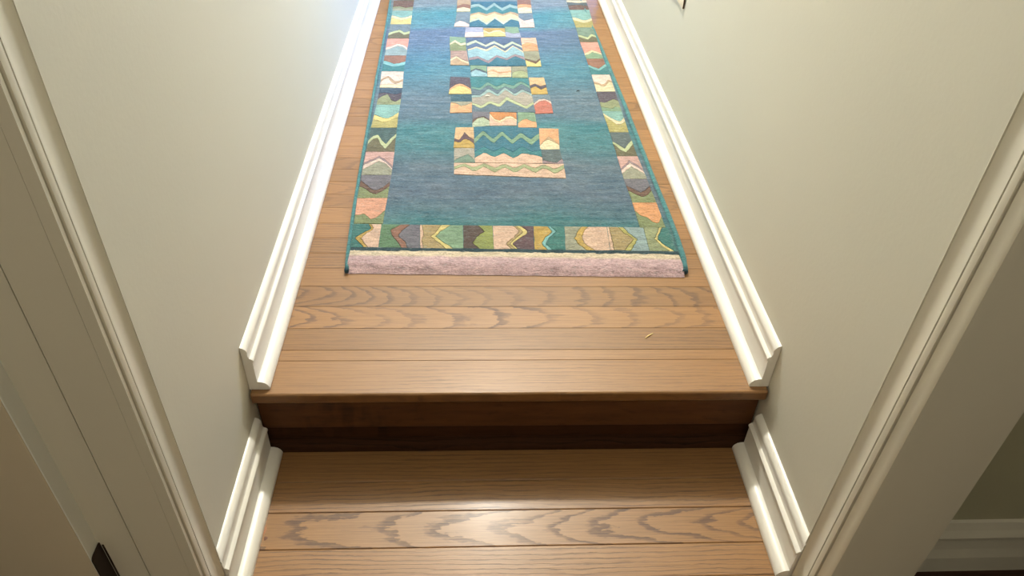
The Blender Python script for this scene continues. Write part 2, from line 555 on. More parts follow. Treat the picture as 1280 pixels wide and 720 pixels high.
jl = boxes('trim_3', [(XL_OUT + 0.0005, Y_JAMB + 0.0095, ZL, -WX - 0.0005, Y_JAMB + 0.0118, TOPZ),
                      (XL_OUT + 0.0005, Y_JAMB + 0.0020, ZL, -0.5268, Y_JAMB + 0.0094, TOPZ),
                      (-0.5244, Y_JAMB + 0.0005, ZL, -WX - 0.0005, Y_JAMB + 0.0094, TOPZ)], M_CASE, kind='structure')
boxes('trim_4', [(WX + 0.0005, Y_JAMB, ZL, XR_OUT - 0.0005, Y_JAMB + 0.0115, TOPZ)], M_CASE, kind='structure')

# the left room's door, swung open against its jamb, with the bottom hinge
DX = -0.5746
door = boxes('door_1', [(DX - 0.76, -0.3715, ZL + 0.008, DX, -0.3392, TOPZ - 0.01)], M_DOOR, kind='structure', bevel=0.0015)
edge = boxes('door_edge', [(DX - 0.0004, -0.3700, ZL + 0.010, DX + 0.0016, -0.3388, TOPZ - 0.012)], M_DOOREDGE, door, bevel=0.0006)
edge['label'] = 'hinge edge of the door, coloured pale as if lit from the hall'
for zc in (0.040, 1.60):
    # leaf with rounded corners on the door's edge
    r, y0, y1, z0, z1 = 0.006, -0.3712, -0.3395, zc - 0.0445, zc + 0.0445
    out = []
    for cy, cz, a0 in ((y1 - r, z1 - r, 0), (y0 + r, z1 - r, 90), (y0 + r, z0 + r, 180), (y1 - r, z0 + r, 270)):
        for k in range(5):
            a = math.radians(a0 + 90 * k / 4)
            out.append((cy + r * math.cos(a), cz + r * math.sin(a)))
    n = len(out)
    vs = [(x, y, z) for x in (DX + 0.0017, DX + 0.0040) for y, z in out]
    fs = [(i, (i + 1) % n, n + (i + 1) % n, n + i) for i in range(n)] + [tuple(range(n)), tuple(range(n, 2 * n))]
    hg = link('hinge', mesh('hinge', vs, fs), M_BRONZE, door)
    hg['label'] = 'dark bronze hinge'
    bm = bmesh.new()
    bmesh.ops.create_cone(bm, cap_ends=True, segments=14, radius1=0.0034, radius2=0.0034, depth=0.086,
                          matrix=Matrix.Translation((DX + 0.0062, -0.3430, zc - 0.003)))
    me = bpy.data.meshes.new('hinge_knuckle')
    bm.to_mesh(me)
    bm.free()
    link('hinge_knuckle', me, M_BRONZE, hg, smooth=True)

# ---------------------------------------------------------------- the rug
YARN = {
    'aqua': (126, 178, 172), 'aquagrey': (140, 166, 170), 'brown': (118, 88, 74), 'coral': (218, 150, 134), 'coralred': (196, 112, 96),
    'cream': (222, 208, 168), 'darkbrown': (92, 76, 72), 'darkgrey': (92, 108, 112), 'darkolive': (112, 108, 82), 'darkorange': (204, 134, 76),
    'darkteal': (72, 102, 104), 'gold': (196, 162, 80), 'green': (98, 138, 102), 'greensage': (110, 156, 140), 'greyblue': (112, 134, 146),
    'greygreen': (118, 148, 132), 'greysage': (158, 160, 138), 'heather': (116, 114, 126), 'indigo': (82, 106, 142), 'lavender': (160, 166, 188),
    'lightaqua': (124, 190, 194), 'lime': (184, 196, 148), 'limegold': (178, 172, 92), 'limegreen': (146, 158, 86), 'mauve': (158, 136, 144),
    'mauvetan': (172, 142, 130), 'navy': (62, 88, 112), 'navyteal': (60, 98, 114), 'oliveGrey': (148, 150, 124), 'olivegreen': (134, 148, 102),
    'oliveorange': (174, 152, 104), 'oliveyellow': (178, 168, 100), 'orange': (228, 158, 104), 'paleaqua': (146, 180, 178), 'palegreen': (160, 172, 126),
    'palelime': (190, 206, 178), 'palepink': (224, 198, 186), 'palesage': (172, 188, 158), 'paleyellow': (228, 208, 152), 'peach': (226, 186, 156),
    'peachorange': (222, 164, 116), 'pink': (204, 160, 152), 'pinkbeige': (216, 180, 156), 'plum': (92, 84, 98), 'plumbrown': (104, 80, 88),
    'redbrown': (152, 106, 88), 'sage': (148, 158, 116), 'sagegreen': (128, 164, 132), 'salmon': (222, 158, 128), 'skyblue': (142, 186, 198),
    'slateblue': (96, 120, 136), 'slatedark': (80, 92, 110), 'speckbeige': (166, 160, 146), 'tan': (188, 158, 122), 'tanpeach': (214, 176, 128),
    'teal': (58, 132, 140), 'tealblue': (54, 116, 140), 'tealgreen': (62, 126, 122), 'yellow': (218, 200, 122),
    'binding': (72, 146, 152), 'hemline': (46, 78, 90), 'hempink': (208, 174, 180), 'hemcream': (220, 204, 172), 'cornerblue': (50, 92, 108),
}
def heather(c, k=0.82):
    g = sum(c) / 3.0
    return tuple(0.98 * x for x in srgb(*[g + (v - g) * k for v in c]))
YARN = {k: heather(v) for k, v in YARN.items()}

def interp(tab, y):
    if y <= tab[0][0]:
        return tab[0][1]
    for (a, va), (b, vb) in zip(tab, tab[1:]):
        if y <= b:
            return va + (vb - va) * (y - a) / (b - a)
    return tab[-1][1]

LEFT = [(.345, -.345), (.361, -.346), (.425, -.351), (.49, -.354), (.608, -.359), (.739, -.363), (.93, -.368), (1.154, -.374),
        (1.356, -.379), (1.661, -.385), (1.918, -.391), (2.08, -.396), (2.9, -.412)]
RIGHT = [(.340, .393), (.36, .396), (.403, .402), (.474, .4035), (.547, .4035), (.756, .398), (.925, .3955), (1.167, .3925),
         (1.45, .386), (1.699, .379), (1.945, .372), (2.129, .365), (2.9, .345)]
END = 2.80
BIND = 0.0075
BIND_R = 0.0130

def rug_z(x, y):
    """small lie-of-the-cloth waves"""
    return 0.0115 + 0.0008 * noise.noise(Vector((x * 3.0, y * 2.2, 1.0)))

ABRASH = [(.36, (67, 114, 120)), (.53, (71, 117, 123)), (.57, (79, 112, 125)), (.66, (91, 108, 125)), (.74, (89, 110, 127)), (.80, (97, 114, 128)),
          (.86, (79, 112, 125)), (.90, (77, 121, 130)), (1.02, (70, 121, 131)), (1.08, (88, 113, 130)), (1.20, (100, 121, 137)), (1.30, (84, 119, 137)),
          (1.42, (77, 127, 146)), (1.55, (80, 122, 146)), (1.66, (89, 114, 141)), (1.78, (93, 114, 143)), (1.82, (88, 133, 149)), (1.95, (76, 136, 148)),
          (2.05, (120, 135, 145)), (2.15, (122, 137, 143)), (2.3, (81, 122, 139)), (2.8, (75, 116, 138))]

def field_color(x, y):
    yy = y + 0.035 * noise.noise(Vector((x * 5.0, y * 1.5, 9.0)))
    for (a, ca), (b, cb) in zip(ABRASH, ABRASH[1:]):
        if yy <= b:
            break
    f = min(max((yy - a) / (b - a), 0), 1)
    c = [ca[i] + (cb[i] - ca[i]) * f for i in range(3)]
    s = noise.noise(Vector((x * 9.0, y * 75.0, 4.0))) + 0.6 * noise.noise(Vector((x * 26.0, y * 150.0, 2.0)))
    c = [c[0] + 24 * s, c[1] + 17 * s, c[2] + 13 * s]
    return tuple(1.02 * x for x in srgb(*[min(max(v, 5), 250) for v in c]))

def paint_mesh(me, cols):
    at = me.color_attributes.new('yarn', 'FLOAT_COLOR', 'POINT')
    for i, c in enumerate(cols):
        at.data[i].color = (*c, 1.0)

rug = bpy.data.objects.new('hall_runner_rug', None)
COL.objects.link(rug)
rug.location = (0.0, 0.345, 0.0)
rug.empty_display_size = 0.2
rug['label'] = 'teal wool runner rug with colourful zigzag patches lying on the oak hall floor'
rug['category'] = 'rug'
RUG0 = Vector(rug.location)

def grid(name, xf, ya, yb, nx, ny, zf, colf, mat=M_WOOL):
    """closed sheet following the floor: top surface plus skirts down to the floor"""
    vs, cs, fs = [], [], []
    for j in range(ny + 1):
        y = ya + (yb - ya) * j / ny
        x0, x1 = xf(y)
        for i in range(nx + 1):
            x = x0 + (x1 - x0) * i / nx
            vs.append((x - RUG0.x, y - RUG0.y, zf(x, y, i / nx, j / ny)))
            cs.append(colf(x, y))
    for j in range(ny):
        for i in range(nx):
            a = j * (nx + 1) + i
            fs.append((a, a + 1, a + nx + 2, a + nx + 1))
    rim = [i for i in range(nx + 1)] + [j * (nx + 1) + nx for j in range(1, ny + 1)] + \
          [ny * (nx + 1) + i for i in range(nx - 1, -1, -1)] + [j * (nx + 1) for j in range(ny - 1, 0, -1)]
    k0 = len(vs)
    for r in rim:
        vs.append((vs[r][0], vs[r][1], 0.0006))
        cs.append(cs[r])
    m = len(rim)
    for k in range(m):
        fs.append((rim[k], rim[(k + 1) % m], k0 + (k + 1) % m, k0 + k))
    fs.append(tuple(k0 + k for k in range(m)))
    me = mesh(name, vs, fs)
    paint_mesh(me, cs)
    o = link(name, me, mat, None, smooth=True)
    o.parent = rug
    return o

HEM1 = lambda x: 0.4185 - 0.012 * (x + 0.35) / 0.75
# field (ground of the rug) from the hem to the far end
grid('ground_weave', lambda y: (interp(LEFT, y) + BIND, interp(RIGHT, y) - BIND_R), 0.412, END, 96, 420,
     lambda x, y, u, v: rug_z(x, y) - 0.0012 + 0.0009 * noise.noise(Vector((x * 60, y * 160, 0))), field_color)
# side bindings: rounded teal cord along both long edges
def binding(tab, sgn, width):
    vs, fs, cs = [], [], []
    n, r = 9, width / 2 + 0.0012
    ny = 150
    for j in range(ny + 1):
        y = 0.350 + (END - 0.350) * j / ny
        xo = interp(tab, y) - sgn * width / 2
        for k in range(n):
            a = 2 * math.pi * k / n
            w = 1 + 0.10 * noise.noise(Vector((y * 80, k * 0.9, sgn)))
            vs.append((xo + r * 0.95 * w * math.cos(a) - RUG0.x, y - RUG0.y, 0.0068 + 0.0062 * w * math.sin(a)))
            c = YARN['binding']
            f = 0.9 + 0.18 * noise.noise(Vector((y * 30, 1.0, sgn)))
            cs.append(tuple(v * f for v in c) if y > 0.365 else YARN['cornerblue'])
    for j in range(ny):
        for k in range(n):
            fs.append((j * n + k, j * n + (k + 1) % n, (j + 1) * n + (k + 1) % n, (j + 1) * n + k))
    fs += [tuple(range(n)), tuple(range(ny * n, ny * n + n))]
    me = mesh('side_binding', vs, fs)
    paint_mesh(me, cs)
    o = link('side_binding', me, M_WOOL, None, smooth=True)
    o.parent = rug
    o['label'] = 'teal overcast edge of the rug'
for tab, s, w in ((LEFT, -1, BIND), (RIGHT, 1, BIND_R)):
    binding(tab, s, w)
# near end: dark line, cream ridge and the pink pile rolling down to the floor
def hem():
    nx, ny = 150, 14
    def zf(x, y, u, v):
        fz = 0.0018 * noise.noise(Vector((x * 40, y * 90, 3))) + 0.0009 * noise.noise(Vector((x * 140, y * 200, 5)))
        prof = 0.0150 * (1 - (1 - min(v / 0.55, 1)) ** 2.4) if v < 0.55 else 0.0150 - 0.0015 * (v - 0.55) / 0.45
        return max(prof + fz * min(1, v * 4 + 0.15), 0.0012)
    def cf(x, y):
        ya, yb = 0.350 - 0.012 * (x + .35) / .75, HEM1(x)
        v = (y - ya) / (yb - ya) + 0.05 * noise.noise(Vector((x * 30, 7.0, 0)))
        a, b = YARN['hempink'], YARN['hemcream']
        f = min(max((v - 0.66) / 0.10, 0), 1)
        g = 0.93 + 0.16 * noise.noise(Vector((x * 26, y * 60, 1)))
        return tuple((a[i] * (1 - f) + b[i] * f) * g for i in range(3))
    vs, cs, fs = [], [], []
    for j in range(ny + 1):
        for i in range(nx + 1):
            u, v = i / nx, j / ny
            x = -0.3415 + 0.7270 * u
            ya, yb = 0.350 - 0.012 * (x + .35) / .75, HEM1(x)
            y = ya + (yb - ya) * v
            y += 0.0018 * noise.noise(Vector((x * 25, 2.0, 0))) * (1 - v)
            vs.append((x - RUG0.x, y - RUG0.y, zf(x, y, u, v)))
            cs.append(cf(x, y))
    for j in range(ny):
        for i in range(nx):
            a = j * (nx + 1) + i
            fs.append((a, a + 1, a + nx + 2, a + nx + 1))
    me = mesh('end_hem', vs, fs)
    paint_mesh(me, cs)
    o = link('end_hem', me, M_WOOL, None, smooth=True)
    o.parent = rug
    o['label'] = 'pale pink and cream pile hem at the near end'
    # dark line between hem and border
    vs, fs, cs = [], [], []
    n = 120
    for i in range(n + 1):
        x = -0.3415 + 0.7270 * i / n
        y0 = HEM1(x) - 0.0010 + 0.0016 * noise.noise(Vector((x * 22, 0, 0)))
        y1 = HEM1(x) + 0.0115 + 0.0030 * noise.noise(Vector((x * 18, 5, 0)))
        f = 0.9 + 0.25 * noise.noise(Vector((x * 15, 1, 0)))
        for y, z in ((y0, 0.0010), (y0, 0.0136), (y1, 0.0136), (y1, 0.0010)):
            vs.append((x - RUG0.x, y - RUG0.y, z))
            cs.append(tuple(c * f for c in YARN['hemline']))
    for i in range(n):
        for k in range(4):
            fs.append((i * 4 + k, i * 4 + (k + 1) % 4, (i + 1) * 4 + (k + 1) % 4, (i + 1) * 4 + k))
    me = mesh('hem_stripe', vs, fs)
    paint_mesh(me, cs)
    o = link('hem_stripe', me, M_WOOL)
    o.parent = rug
    o['label'] = 'dark blue stripe above the hem'
hem()

# patches: corners in millimetres on the floor (far-left, far-right, near-right, near-left), then bands of yarn.
# 'v' bands run across and follow each other toward the near end; 'h' bands follow each other from left to right.
PATCHES = [
    ('b', 'v', [(-351.7, 633.8), (-280.0, 634.8), (-280.5, 525.1), (-346.0, 524.4)],
     [('salmon', None), ('olivegreen', [0.68, 0.7, 0.62, 0.72, 0.86, 0.8, 0.66, 0.5])]),
    ('b', 'v', [(-353.8, 742.9), (-279.3, 744.2), (-280.0, 635.9), (-351.8, 634.9)],
     [('heather', None), ('brown', [0.25, 0.42, 0.62, 0.7, 0.55, 0.3]), ('olivegreen', [0.5, 0.6, 0.78, 0.85, 0.72, 0.5])]),
    ('b', 'v', [(-355.6, 864.3), (-281.0, 866.0), (-279.3, 745.4), (-353.8, 744.1)],
     [('pink', None), ('mauve', [0.5, 0.38, 0.2, 0.38, 0.62]), ('palepink', [0.58, 0.46, 0.28, 0.46, 0.72]), ('greysage', [0.78, 0.62, 0.42, 0.52, 0.8])]),
    ('b', 'v', [(-357.0, 1002.3), (-285.5, 1004.2), (-281.0, 867.3), (-355.6, 865.6)],
     [('darkteal', None), ('lime', [0.55, 0.35, 0.3, 0.55, 0.7, 0.45, 0.25]), ('darkolive', [0.7, 0.5, 0.45, 0.75, 0.9, 0.65, 0.4])]),
    ('b', 'v', [(-355.3, 1149.4), (-287.3, 1151.6), (-285.6, 1005.6), (-357.0, 1003.7)],
     [('aqua', None), ('yellow', [0.45, 0.52, 0.6, 0.62, 0.5, 0.35]), ('oliveyellow', [0.68, 0.7, 0.78, 0.75, 0.65, 0.55])]),
    ('b', 'v', [(-357.7, 1267.0), (-288.4, 1269.5), (-287.3, 1152.6), (-355.2, 1150.5)],
     [('navy', None), ('plum', [0.35, 0.3, 0.35, 0.4, 0.3]), ('sage', [0.7, 0.5, 0.4, 0.75, 0.85, 0.65])]),
    ('b', 'v', [(-362.5, 1391.4), (-293.3, 1394.2), (-288.4, 1271.2), (-357.7, 1268.7)],
     [('palepink', None), ('tan', [0.55, 0.4, 0.3, 0.5, 0.65, 0.6, 0.5]), ('palepink', [0.68, 0.5, 0.42, 0.66, 0.78, 0.72, 0.6]), ('cream', [0.85, 0.82, 0.8, 0.82, 0.84])]),
    ('b', 'v', [(-365.4, 1523.2), (-293.8, 1526.4), (-293.3, 1395.4), (-362.5, 1392.6)],
     [('redbrown', None), ('lightaqua', [0.35, 0.42, 0.55, 0.5, 0.4]), ('teal', [0.55, 0.65, 0.74, 0.7, 0.6])]),
    ('b', 'v', [(-368.6, 1674.2), (-294.5, 1678.0), (-293.8, 1527.8), (-365.4, 1524.6)],
     [('coral', None), ('palepink', [0.55, 0.48, 0.32, 0.38, 0.55]), ('aquagrey', [0.68, 0.6, 0.45, 0.5, 0.68])]),
    ('b', 'v', [(-370.7, 1815.4), (-297.2, 1819.5), (-294.6, 1679.5), (-368.6, 1675.8)],
     [('greyblue', None), ('lime', [0.65, 0.5, 0.4, 0.6, 0.5]), ('darkolive', [0.8, 0.66, 0.56, 0.78, 0.66])]),
    ('b', 'v', [(-374.6, 1959.8), (-299.6, 1964.3), (-297.2, 1821.1), (-370.7, 1817.0)],
     [('aqua', None), ('cream', [0.35, 0.45, 0.55, 0.5, 0.35]), ('yellow', [0.5, 0.65, 0.72, 0.65, 0.5])]),
    ('b', 'v', [(-379.7, 2075.5), (-301.1, 2080.6), (-299.6, 1966.1), (-374.7, 1961.6)],
     [('brown', None), ('sage', [0.65, 0.6, 0.75, 0.65]), ('greysage', [0.85, 0.78, 0.9, 0.82])]),
    ('b', 'v', [(316.6, 622.1), (376.2, 622.9), (377.3, 514.9), (316.6, 514.3)],
     [('orange', None), ('olivegreen', [0.35, 0.55, 0.6, 0.82, 0.85, 0.55])]),
    ('b', 'v', [(313.3, 734.5), (373.4, 735.5), (376.1, 623.6), (316.6, 622.8)],
     [('heather', None), ('brown', [0.3, 0.45, 0.6, 0.5, 0.3]), ('olivegreen', [0.5, 0.65, 0.78, 0.7, 0.5])]),
    ('b', 'v', [(313.9, 853.8), (369.4, 854.9), (373.4, 736.3), (313.3, 735.3)],
     [('pink', None), ('mauve', [0.55, 0.4, 0.2, 0.35, 0.6]), ('palepink', [0.62, 0.48, 0.3, 0.48, 0.7]), ('greysage', [0.78, 0.62, 0.48, 0.62, 0.8])]),
    ('b', 'v', [(314.2, 992.2), (368.0, 993.6), (369.4, 855.8), (313.9, 854.6)],
     [('darkgrey', None), ('lime', [0.4, 0.55, 0.7, 0.5, 0.35]), ('darkolive', [0.5, 0.75, 0.85, 0.7, 0.5])]),
    ('b', 'v', [(311.2, 1127.2), (368.8, 1129.0), (368.0, 994.6), (314.2, 993.2)],
     [('aqua', None), ('cream', [0.1, 0.3, 0.45, 0.5, 0.3]), ('oliveyellow', [0.2, 0.45, 0.65, 0.65, 0.5])]),
    ('b', 'v', [(311.4, 1264.4), (370.4, 1266.5), (368.8, 1130.0), (311.1, 1128.3)],
     [('plum', None), ('sage', [0.55, 0.6, 0.5, 0.4, 0.5]), ('sagegreen', [0.8, 0.85, 0.9, 0.8, 0.85])]),
    ('b', 'v', [(311.3, 1392.9), (370.4, 1395.2), (370.5, 1267.7), (311.4, 1265.6)],
     [('palepink', None), ('tan', [0.45, 0.5, 0.6, 0.55, 0.3, 0.4]), ('cream', [0.55, 0.62, 0.72, 0.68, 0.45, 0.5])]),
    ('b', 'v', [(310.1, 1525.7), (367.5, 1528.2), (370.4, 1396.5), (311.3, 1394.1)],
     [('redbrown', None), ('lightaqua', [0.4, 0.55, 0.65, 0.5, 0.35]), ('teal', [0.55, 0.7, 0.78, 0.65, 0.5])]),
    ('b', 'v', [(305.4, 1673.8), (368.2, 1676.8), (367.5, 1529.6), (310.0, 1527.1)],
     [('coral', None), ('cream', [0.7, 0.6, 0.5, 0.6, 0.7]), ('sagegreen', [0.8, 0.74, 0.62, 0.7, 0.8])]),
    ('b', 'v', [(306.3, 1819.6), (373.4, 1823.2), (368.2, 1678.4), (305.3, 1675.3)],
     [('greygreen', None), ('lime', [0.5, 0.6, 0.7, 0.45, 0.6]), ('darkolive', [0.65, 0.75, 0.85, 0.62, 0.72])]),
    ('b', 'v', [(301.8, 2009.7), (378.7, 2014.3), (373.4, 1824.9), (306.3, 1821.2)],
     [('aqua', None), ('cream', [0.45, 0.5, 0.62, 0.6, 0.5]), ('oliveyellow', [0.6, 0.68, 0.76, 0.72, 0.62])]),
    ('b', 'v', [(300.3, 2120.2), (379.5, 2125.3), (378.7, 2016.2), (301.8, 2011.5)],
     [('cream', None), ('darkgrey', [0.2, 0.3, 0.25]), ('brown', [0.6, 0.5, 0.6])]),
    ('b', 'h', [(-346.0, 522.7), (-283.9, 521.9), (-281.3, 427.5), (-342.5, 428.3)],
     [('tealgreen', None), ('gold', [0.55, 0.65, 0.35, 0.1, 0.3, 0.5]), ('pinkbeige', [0.62, 0.75, 0.5, 0.32, 0.45, 0.65])]),
    ('b', 'h', [(-283.0, 521.9), (-195.9, 520.9), (-190.0, 426.3), (-280.4, 427.5)],
     [('green', None), ('redbrown', [0.5, 0.25, 0.3, 0.45, 0.55]), ('heather', [0.75, 0.55, 0.45, 0.65, 0.7])]),
    ('b', 'h', [(-195.0, 520.9), (-96.4, 519.7), (-94.7, 425.0), (-189.1, 426.2)],
     [('pinkbeige', None), ('oliveorange', [0.05, 0.08, 0.04, 0.06]), ('yellow', [0.5, 0.4, 0.25, 0.42, 0.6]), ('sagegreen', [0.72, 0.5, 0.36, 0.55, 0.78])]),
    ('b', 'h', [(-95.5, 519.7), (-28.0, 518.9), (-27.3, 424.1), (-93.8, 425.0)],
     [('darkbrown', None), ('limegreen', [0.5, 0.72, 0.45, 0.3, 0.55])]),
    ('b', 'h', [(-27.1, 518.8), (66.7, 517.7), (63.4, 422.9), (-26.5, 424.1)],
     [('pinkbeige', None), ('oliveorange', [0.5, 0.66, 0.5, 0.3, 0.45]), ('yellow', [0.56, 0.76, 0.58, 0.4, 0.55]), ('plumbrown', [0.68, 0.88, 0.7, 0.45, 0.62])]),
    ('b', 'h', [(67.6, 517.7), (139.4, 516.8), (132.2, 422.0), (64.3, 422.9)],
     [('gold', None), ('lightaqua', [0.45, 0.6, 0.35, 0.22, 0.45]), ('tealgreen', [0.55, 0.74, 0.48, 0.36, 0.6])]),
    ('b', 'h', [(140.3, 516.8), (238.6, 515.7), (233.5, 420.6), (133.0, 422.0)],
     [('greysage', None), ('gold', [0.4, 0.28, 0.22, 0.3, 0.5]), ('pinkbeige', [0.55, 0.42, 0.38, 0.45, 0.68])]),
    ('b', 'h', [(239.6, 515.6), (324.2, 514.6), (321.8, 419.5), (234.4, 420.6)],
     [('pinkbeige', None), ('oliveorange', [0.05, 0.08, 0.1]), ('limegold', [0.3, 0.42, 0.66, 0.5, 0.35]), ('aquagrey', [0.45, 0.55, 0.75, 0.65, 0.5])]),
    ('b', 'h', [(325.2, 514.6), (380.9, 513.9), (383.4, 418.7), (322.7, 419.4)],
     [('sage', None), ('yellow', [0.65, 0.5, 0.3, 0.5, 0.75]), ('tealgreen', [0.8, 0.6, 0.42, 0.65, 0.95])]),
    ('m', 'v', [(-70.7, 1018.8), (113.8, 1013.9), (110.5, 812.6), (-66.8, 813.3)],
     [('tealblue', None), ('sagegreen', [0.36, 0.12, 0.37, 0.13, 0.38, 0.15, 0.36, 0.15]), ('tealblue', [0.5, 0.25, 0.5, 0.25, 0.5, 0.3, 0.52, 0.3]), ('teal', [0.72, 0.58, 0.72, 0.58, 0.72, 0.56, 0.7, 0.65]), ('pinkbeige', [0.88, 0.74, 0.86, 0.75, 0.88, 0.74, 0.78, 0.84])]),
    ('m', 'v', [(-121.9, 810.5), (165.8, 809.4), (164.5, 736.8), (-121.0, 753.0)],
     [('pinkbeige', None), ('palegreen', [0.35, 0.06, 0.42, 0.02, 0.4, 0.06, 0.42, 0.04, 0.38, 0.05, 0.42, 0.06]), ('pinkbeige', [0.62, 0.3, 0.75, 0.3, 0.78, 0.3, 0.76, 0.3, 0.72, 0.3, 0.74, 0.3])]),
    ('m', 'v', [(-121.3, 1010.0), (-70.7, 1013.8), (-68.7, 892.8), (-124.7, 892.9)],
     [('tanpeach', None), ('plumbrown', [0.55, 0.65, 0.25, 0.5, 0.6]), ('gold', [0.7, 0.78, 0.6, 0.62, 0.85])]),
    ('m', 'v', [(-123.6, 890.7), (-68.7, 891.1), (-67.5, 814.5), (-121.9, 811.8)],
     [('speckbeige', None), ('greygreen', [0.85, 0.65, 0.45, 0.85])]),
    ('m', 'v', [(114.8, 1011.4), (169.3, 1010.4), (161.9, 890.4), (105.7, 886.9)],
     [('peachorange', None), ('tan', [0.85, 0.6, 0.4, 0.6, 0.8]), ('cream', [0.8, 0.62, 0.55, 0.68, 0.78])]),
    ('m', 'v', [(110.5, 886.1), (162.4, 889.1), (164.9, 811.1), (111.7, 813.9)],
     [('darkgrey', None), ('mauve', [0.8, 0.9, 0.97, 0.65])]),
    ('m', 'v', [(-74.0, 1112.9), (-25.0, 1111.7), (-25.4, 1024.9), (-74.1, 1011.3)],
     [('heather', None), ('brown', [0.55, 0.4, 0.35, 0.6]), ('palesage', [0.75, 0.45, 0.4, 0.7])]),
    ('m', 'v', [(-23.8, 1110.7), (54.6, 1108.9), (52.0, 1028.0), (-26.5, 1024.9)],
     [('darkorange', None), ('cream', [0.1, 0.55, 0.65, 0.35, 0.3, 0.55]), ('pinkbeige', [0.25, 0.7, 0.85, 0.55, 0.45, 0.7])]),
    ('m', 'v', [(58.2, 1111.6), (108.7, 1110.5), (108.4, 1017.2), (56.0, 1014.8)],
     [('sagegreen', None), ('peachorange', [0.75, 0.5, 0.45, 0.6, 0.65])]),
    ('m', 'v', [(-80.3, 1361.8), (102.9, 1356.4), (112.4, 1113.2), (-72.9, 1111.3)],
     [('teal', None), ('greensage', [0.3, 0.35, 0.15, 0.3, 0.18, 0.25, 0.1, 0.25]), ('slateblue', [0.35, 0.42, 0.25, 0.4, 0.28, 0.36, 0.18, 0.34]), ('paleaqua', [0.55, 0.55, 0.35, 0.52, 0.3, 0.5, 0.35, 0.48]), ('speckbeige', [0.62, 0.6, 0.45, 0.58, 0.38, 0.56, 0.42, 0.55]), ('lime', [0.75, 0.85, 0.7, 0.8, 0.58, 0.72, 0.85, 0.7]), ('slateblue', [0.82, 0.92, 0.78, 0.88, 0.68, 0.8, 0.92, 0.78])]),
    ('m', 'v', [(-143.6, 1360.5), (-82.8, 1355.4), (-76.4, 1233.6), (-145.6, 1231.2)],
     [('plum', None), ('peachorange', [0.75, 0.5, 0.4, 0.5, 0.7]), ('yellow', [0.85, 0.62, 0.52, 0.6, 0.8])]),
    ('m', 'v', [(-139.5, 1228.5), (-75.2, 1230.7), (-75.2, 1177.5), (-138.3, 1172.7)],
     [('navyteal', None)]),
    ('m', 'v', [(-138.4, 1178.2), (-75.2, 1180.2), (-75.2, 1107.6), (-139.1, 1103.0)],
     [('greysage', None), ('peachorange', [0.1, 0.2, 0.45, 0.35, 0.1])]),
    ('m', 'v', [(105.8, 1362.7), (154.6, 1364.6), (157.8, 1241.6), (105.8, 1237.0)],
     [('tanpeach', None), ('plum', [0.5, 0.4, 0.55, 0.45]), ('gold', [0.65, 0.55, 0.75, 0.6])]),
    ('m', 'v', [(108.1, 1234.2), (162.5, 1238.9), (162.8, 1109.5), (109.5, 1105.2)],
     [('greyblue', None), ('palepink', [0.5, 0.28, 0.25, 0.4]), ('coralred', [0.6, 0.38, 0.33, 0.52])]),
    ('m', 'v', [(-81.7, 1453.4), (-28.1, 1452.3), (-26.9, 1365.1), (-77.7, 1365.0)],
     [('sagegreen', None), ('slatedark', [0.5, 0.28, 0.4, 0.62]), ('skyblue', [0.62, 0.4, 0.55, 0.75])]),
    ('m', 'v', [(-25.6, 1443.9), (52.4, 1447.1), (50.4, 1365.0), (-25.6, 1364.5)],
     [('peach', None), ('peachorange', [0.5, 0.35, 0.6, 0.5, 0.4]), ('peach', [0.58, 0.45, 0.7, 0.6, 0.5]), ('cream', [0.8, 0.78, 0.88, 0.84, 0.75])]),
    ('m', 'v', [(53.9, 1450.5), (105.3, 1454.0), (103.2, 1361.4), (52.5, 1360.7)],
     [('oliveGrey', None), ('palegreen', [0.65, 0.45, 0.4, 0.6])]),
    ('m', 'v', [(-96.3, 1699.4), (95.8, 1701.4), (104.6, 1455.9), (-83.0, 1456.0)],
     [('indigo', None), ('palelime', [0.22, 0.1, 0.28, 0.12, 0.3, 0.12, 0.3]), ('indigo', [0.32, 0.2, 0.36, 0.22, 0.4, 0.22, 0.38]), ('cream', [0.45, 0.35, 0.45, 0.28, 0.5, 0.28, 0.5]), ('skyblue', [0.5, 0.4, 0.52, 0.34, 0.55, 0.32, 0.55]), ('mauve', [0.75, 0.7, 0.85, 0.65, 0.75, 0.6, 0.7]), ('tealblue', [0.85, 0.78, 0.95, 0.72, 0.82, 0.68, 0.8])]),
    ('m', 'v', [(-154.0, 1704.1), (-97.7, 1700.8), (-94.2, 1579.0), (-149.7, 1576.5)],
     [('sagegreen', None), ('cream', [0.5, 0.25, 0.5, 0.4]), ('olivegreen', [0.62, 0.42, 0.66, 0.55])]),
    ('m', 'v', [(-148.3, 1575.1), (-92.8, 1577.7), (-84.4, 1454.6), (-145.7, 1455.3)],
     [('mauvetan', None), ('cream', [0.6, 0.4, 0.65, 0.8]), ('tan', [0.75, 0.52, 0.78, 0.92])]),
    ('m', 'v', [(97.4, 1705.3), (151.7, 1709.6), (152.0, 1589.0), (96.8, 1585.1)],
     [('peach', None), ('orange', [0.55, 0.4, 0.42, 0.6]), ('peachorange', [0.8, 0.65, 0.6, 0.8])]),
    ('m', 'v', [(99.5, 1583.0), (152.7, 1586.9), (152.8, 1454.6), (103.1, 1452.5)],
     [('oliveGrey', None), ('brown', [0.5, 0.6, 0.7, 0.5]), ('yellow', [0.6, 0.72, 0.85, 0.6])]),
    ('m', 'v', [(-98.4, 1800.2), (-36.0, 1801.9), (-34.3, 1707.9), (-100.6, 1703.0)],
     [('lavender', None), ('palepink', [0.55, 0.5, 0.55, 0.5])]),
    ('m', 'v', [(-34.7, 1793.1), (43.8, 1798.9), (43.9, 1718.1), (-33.4, 1711.8)],
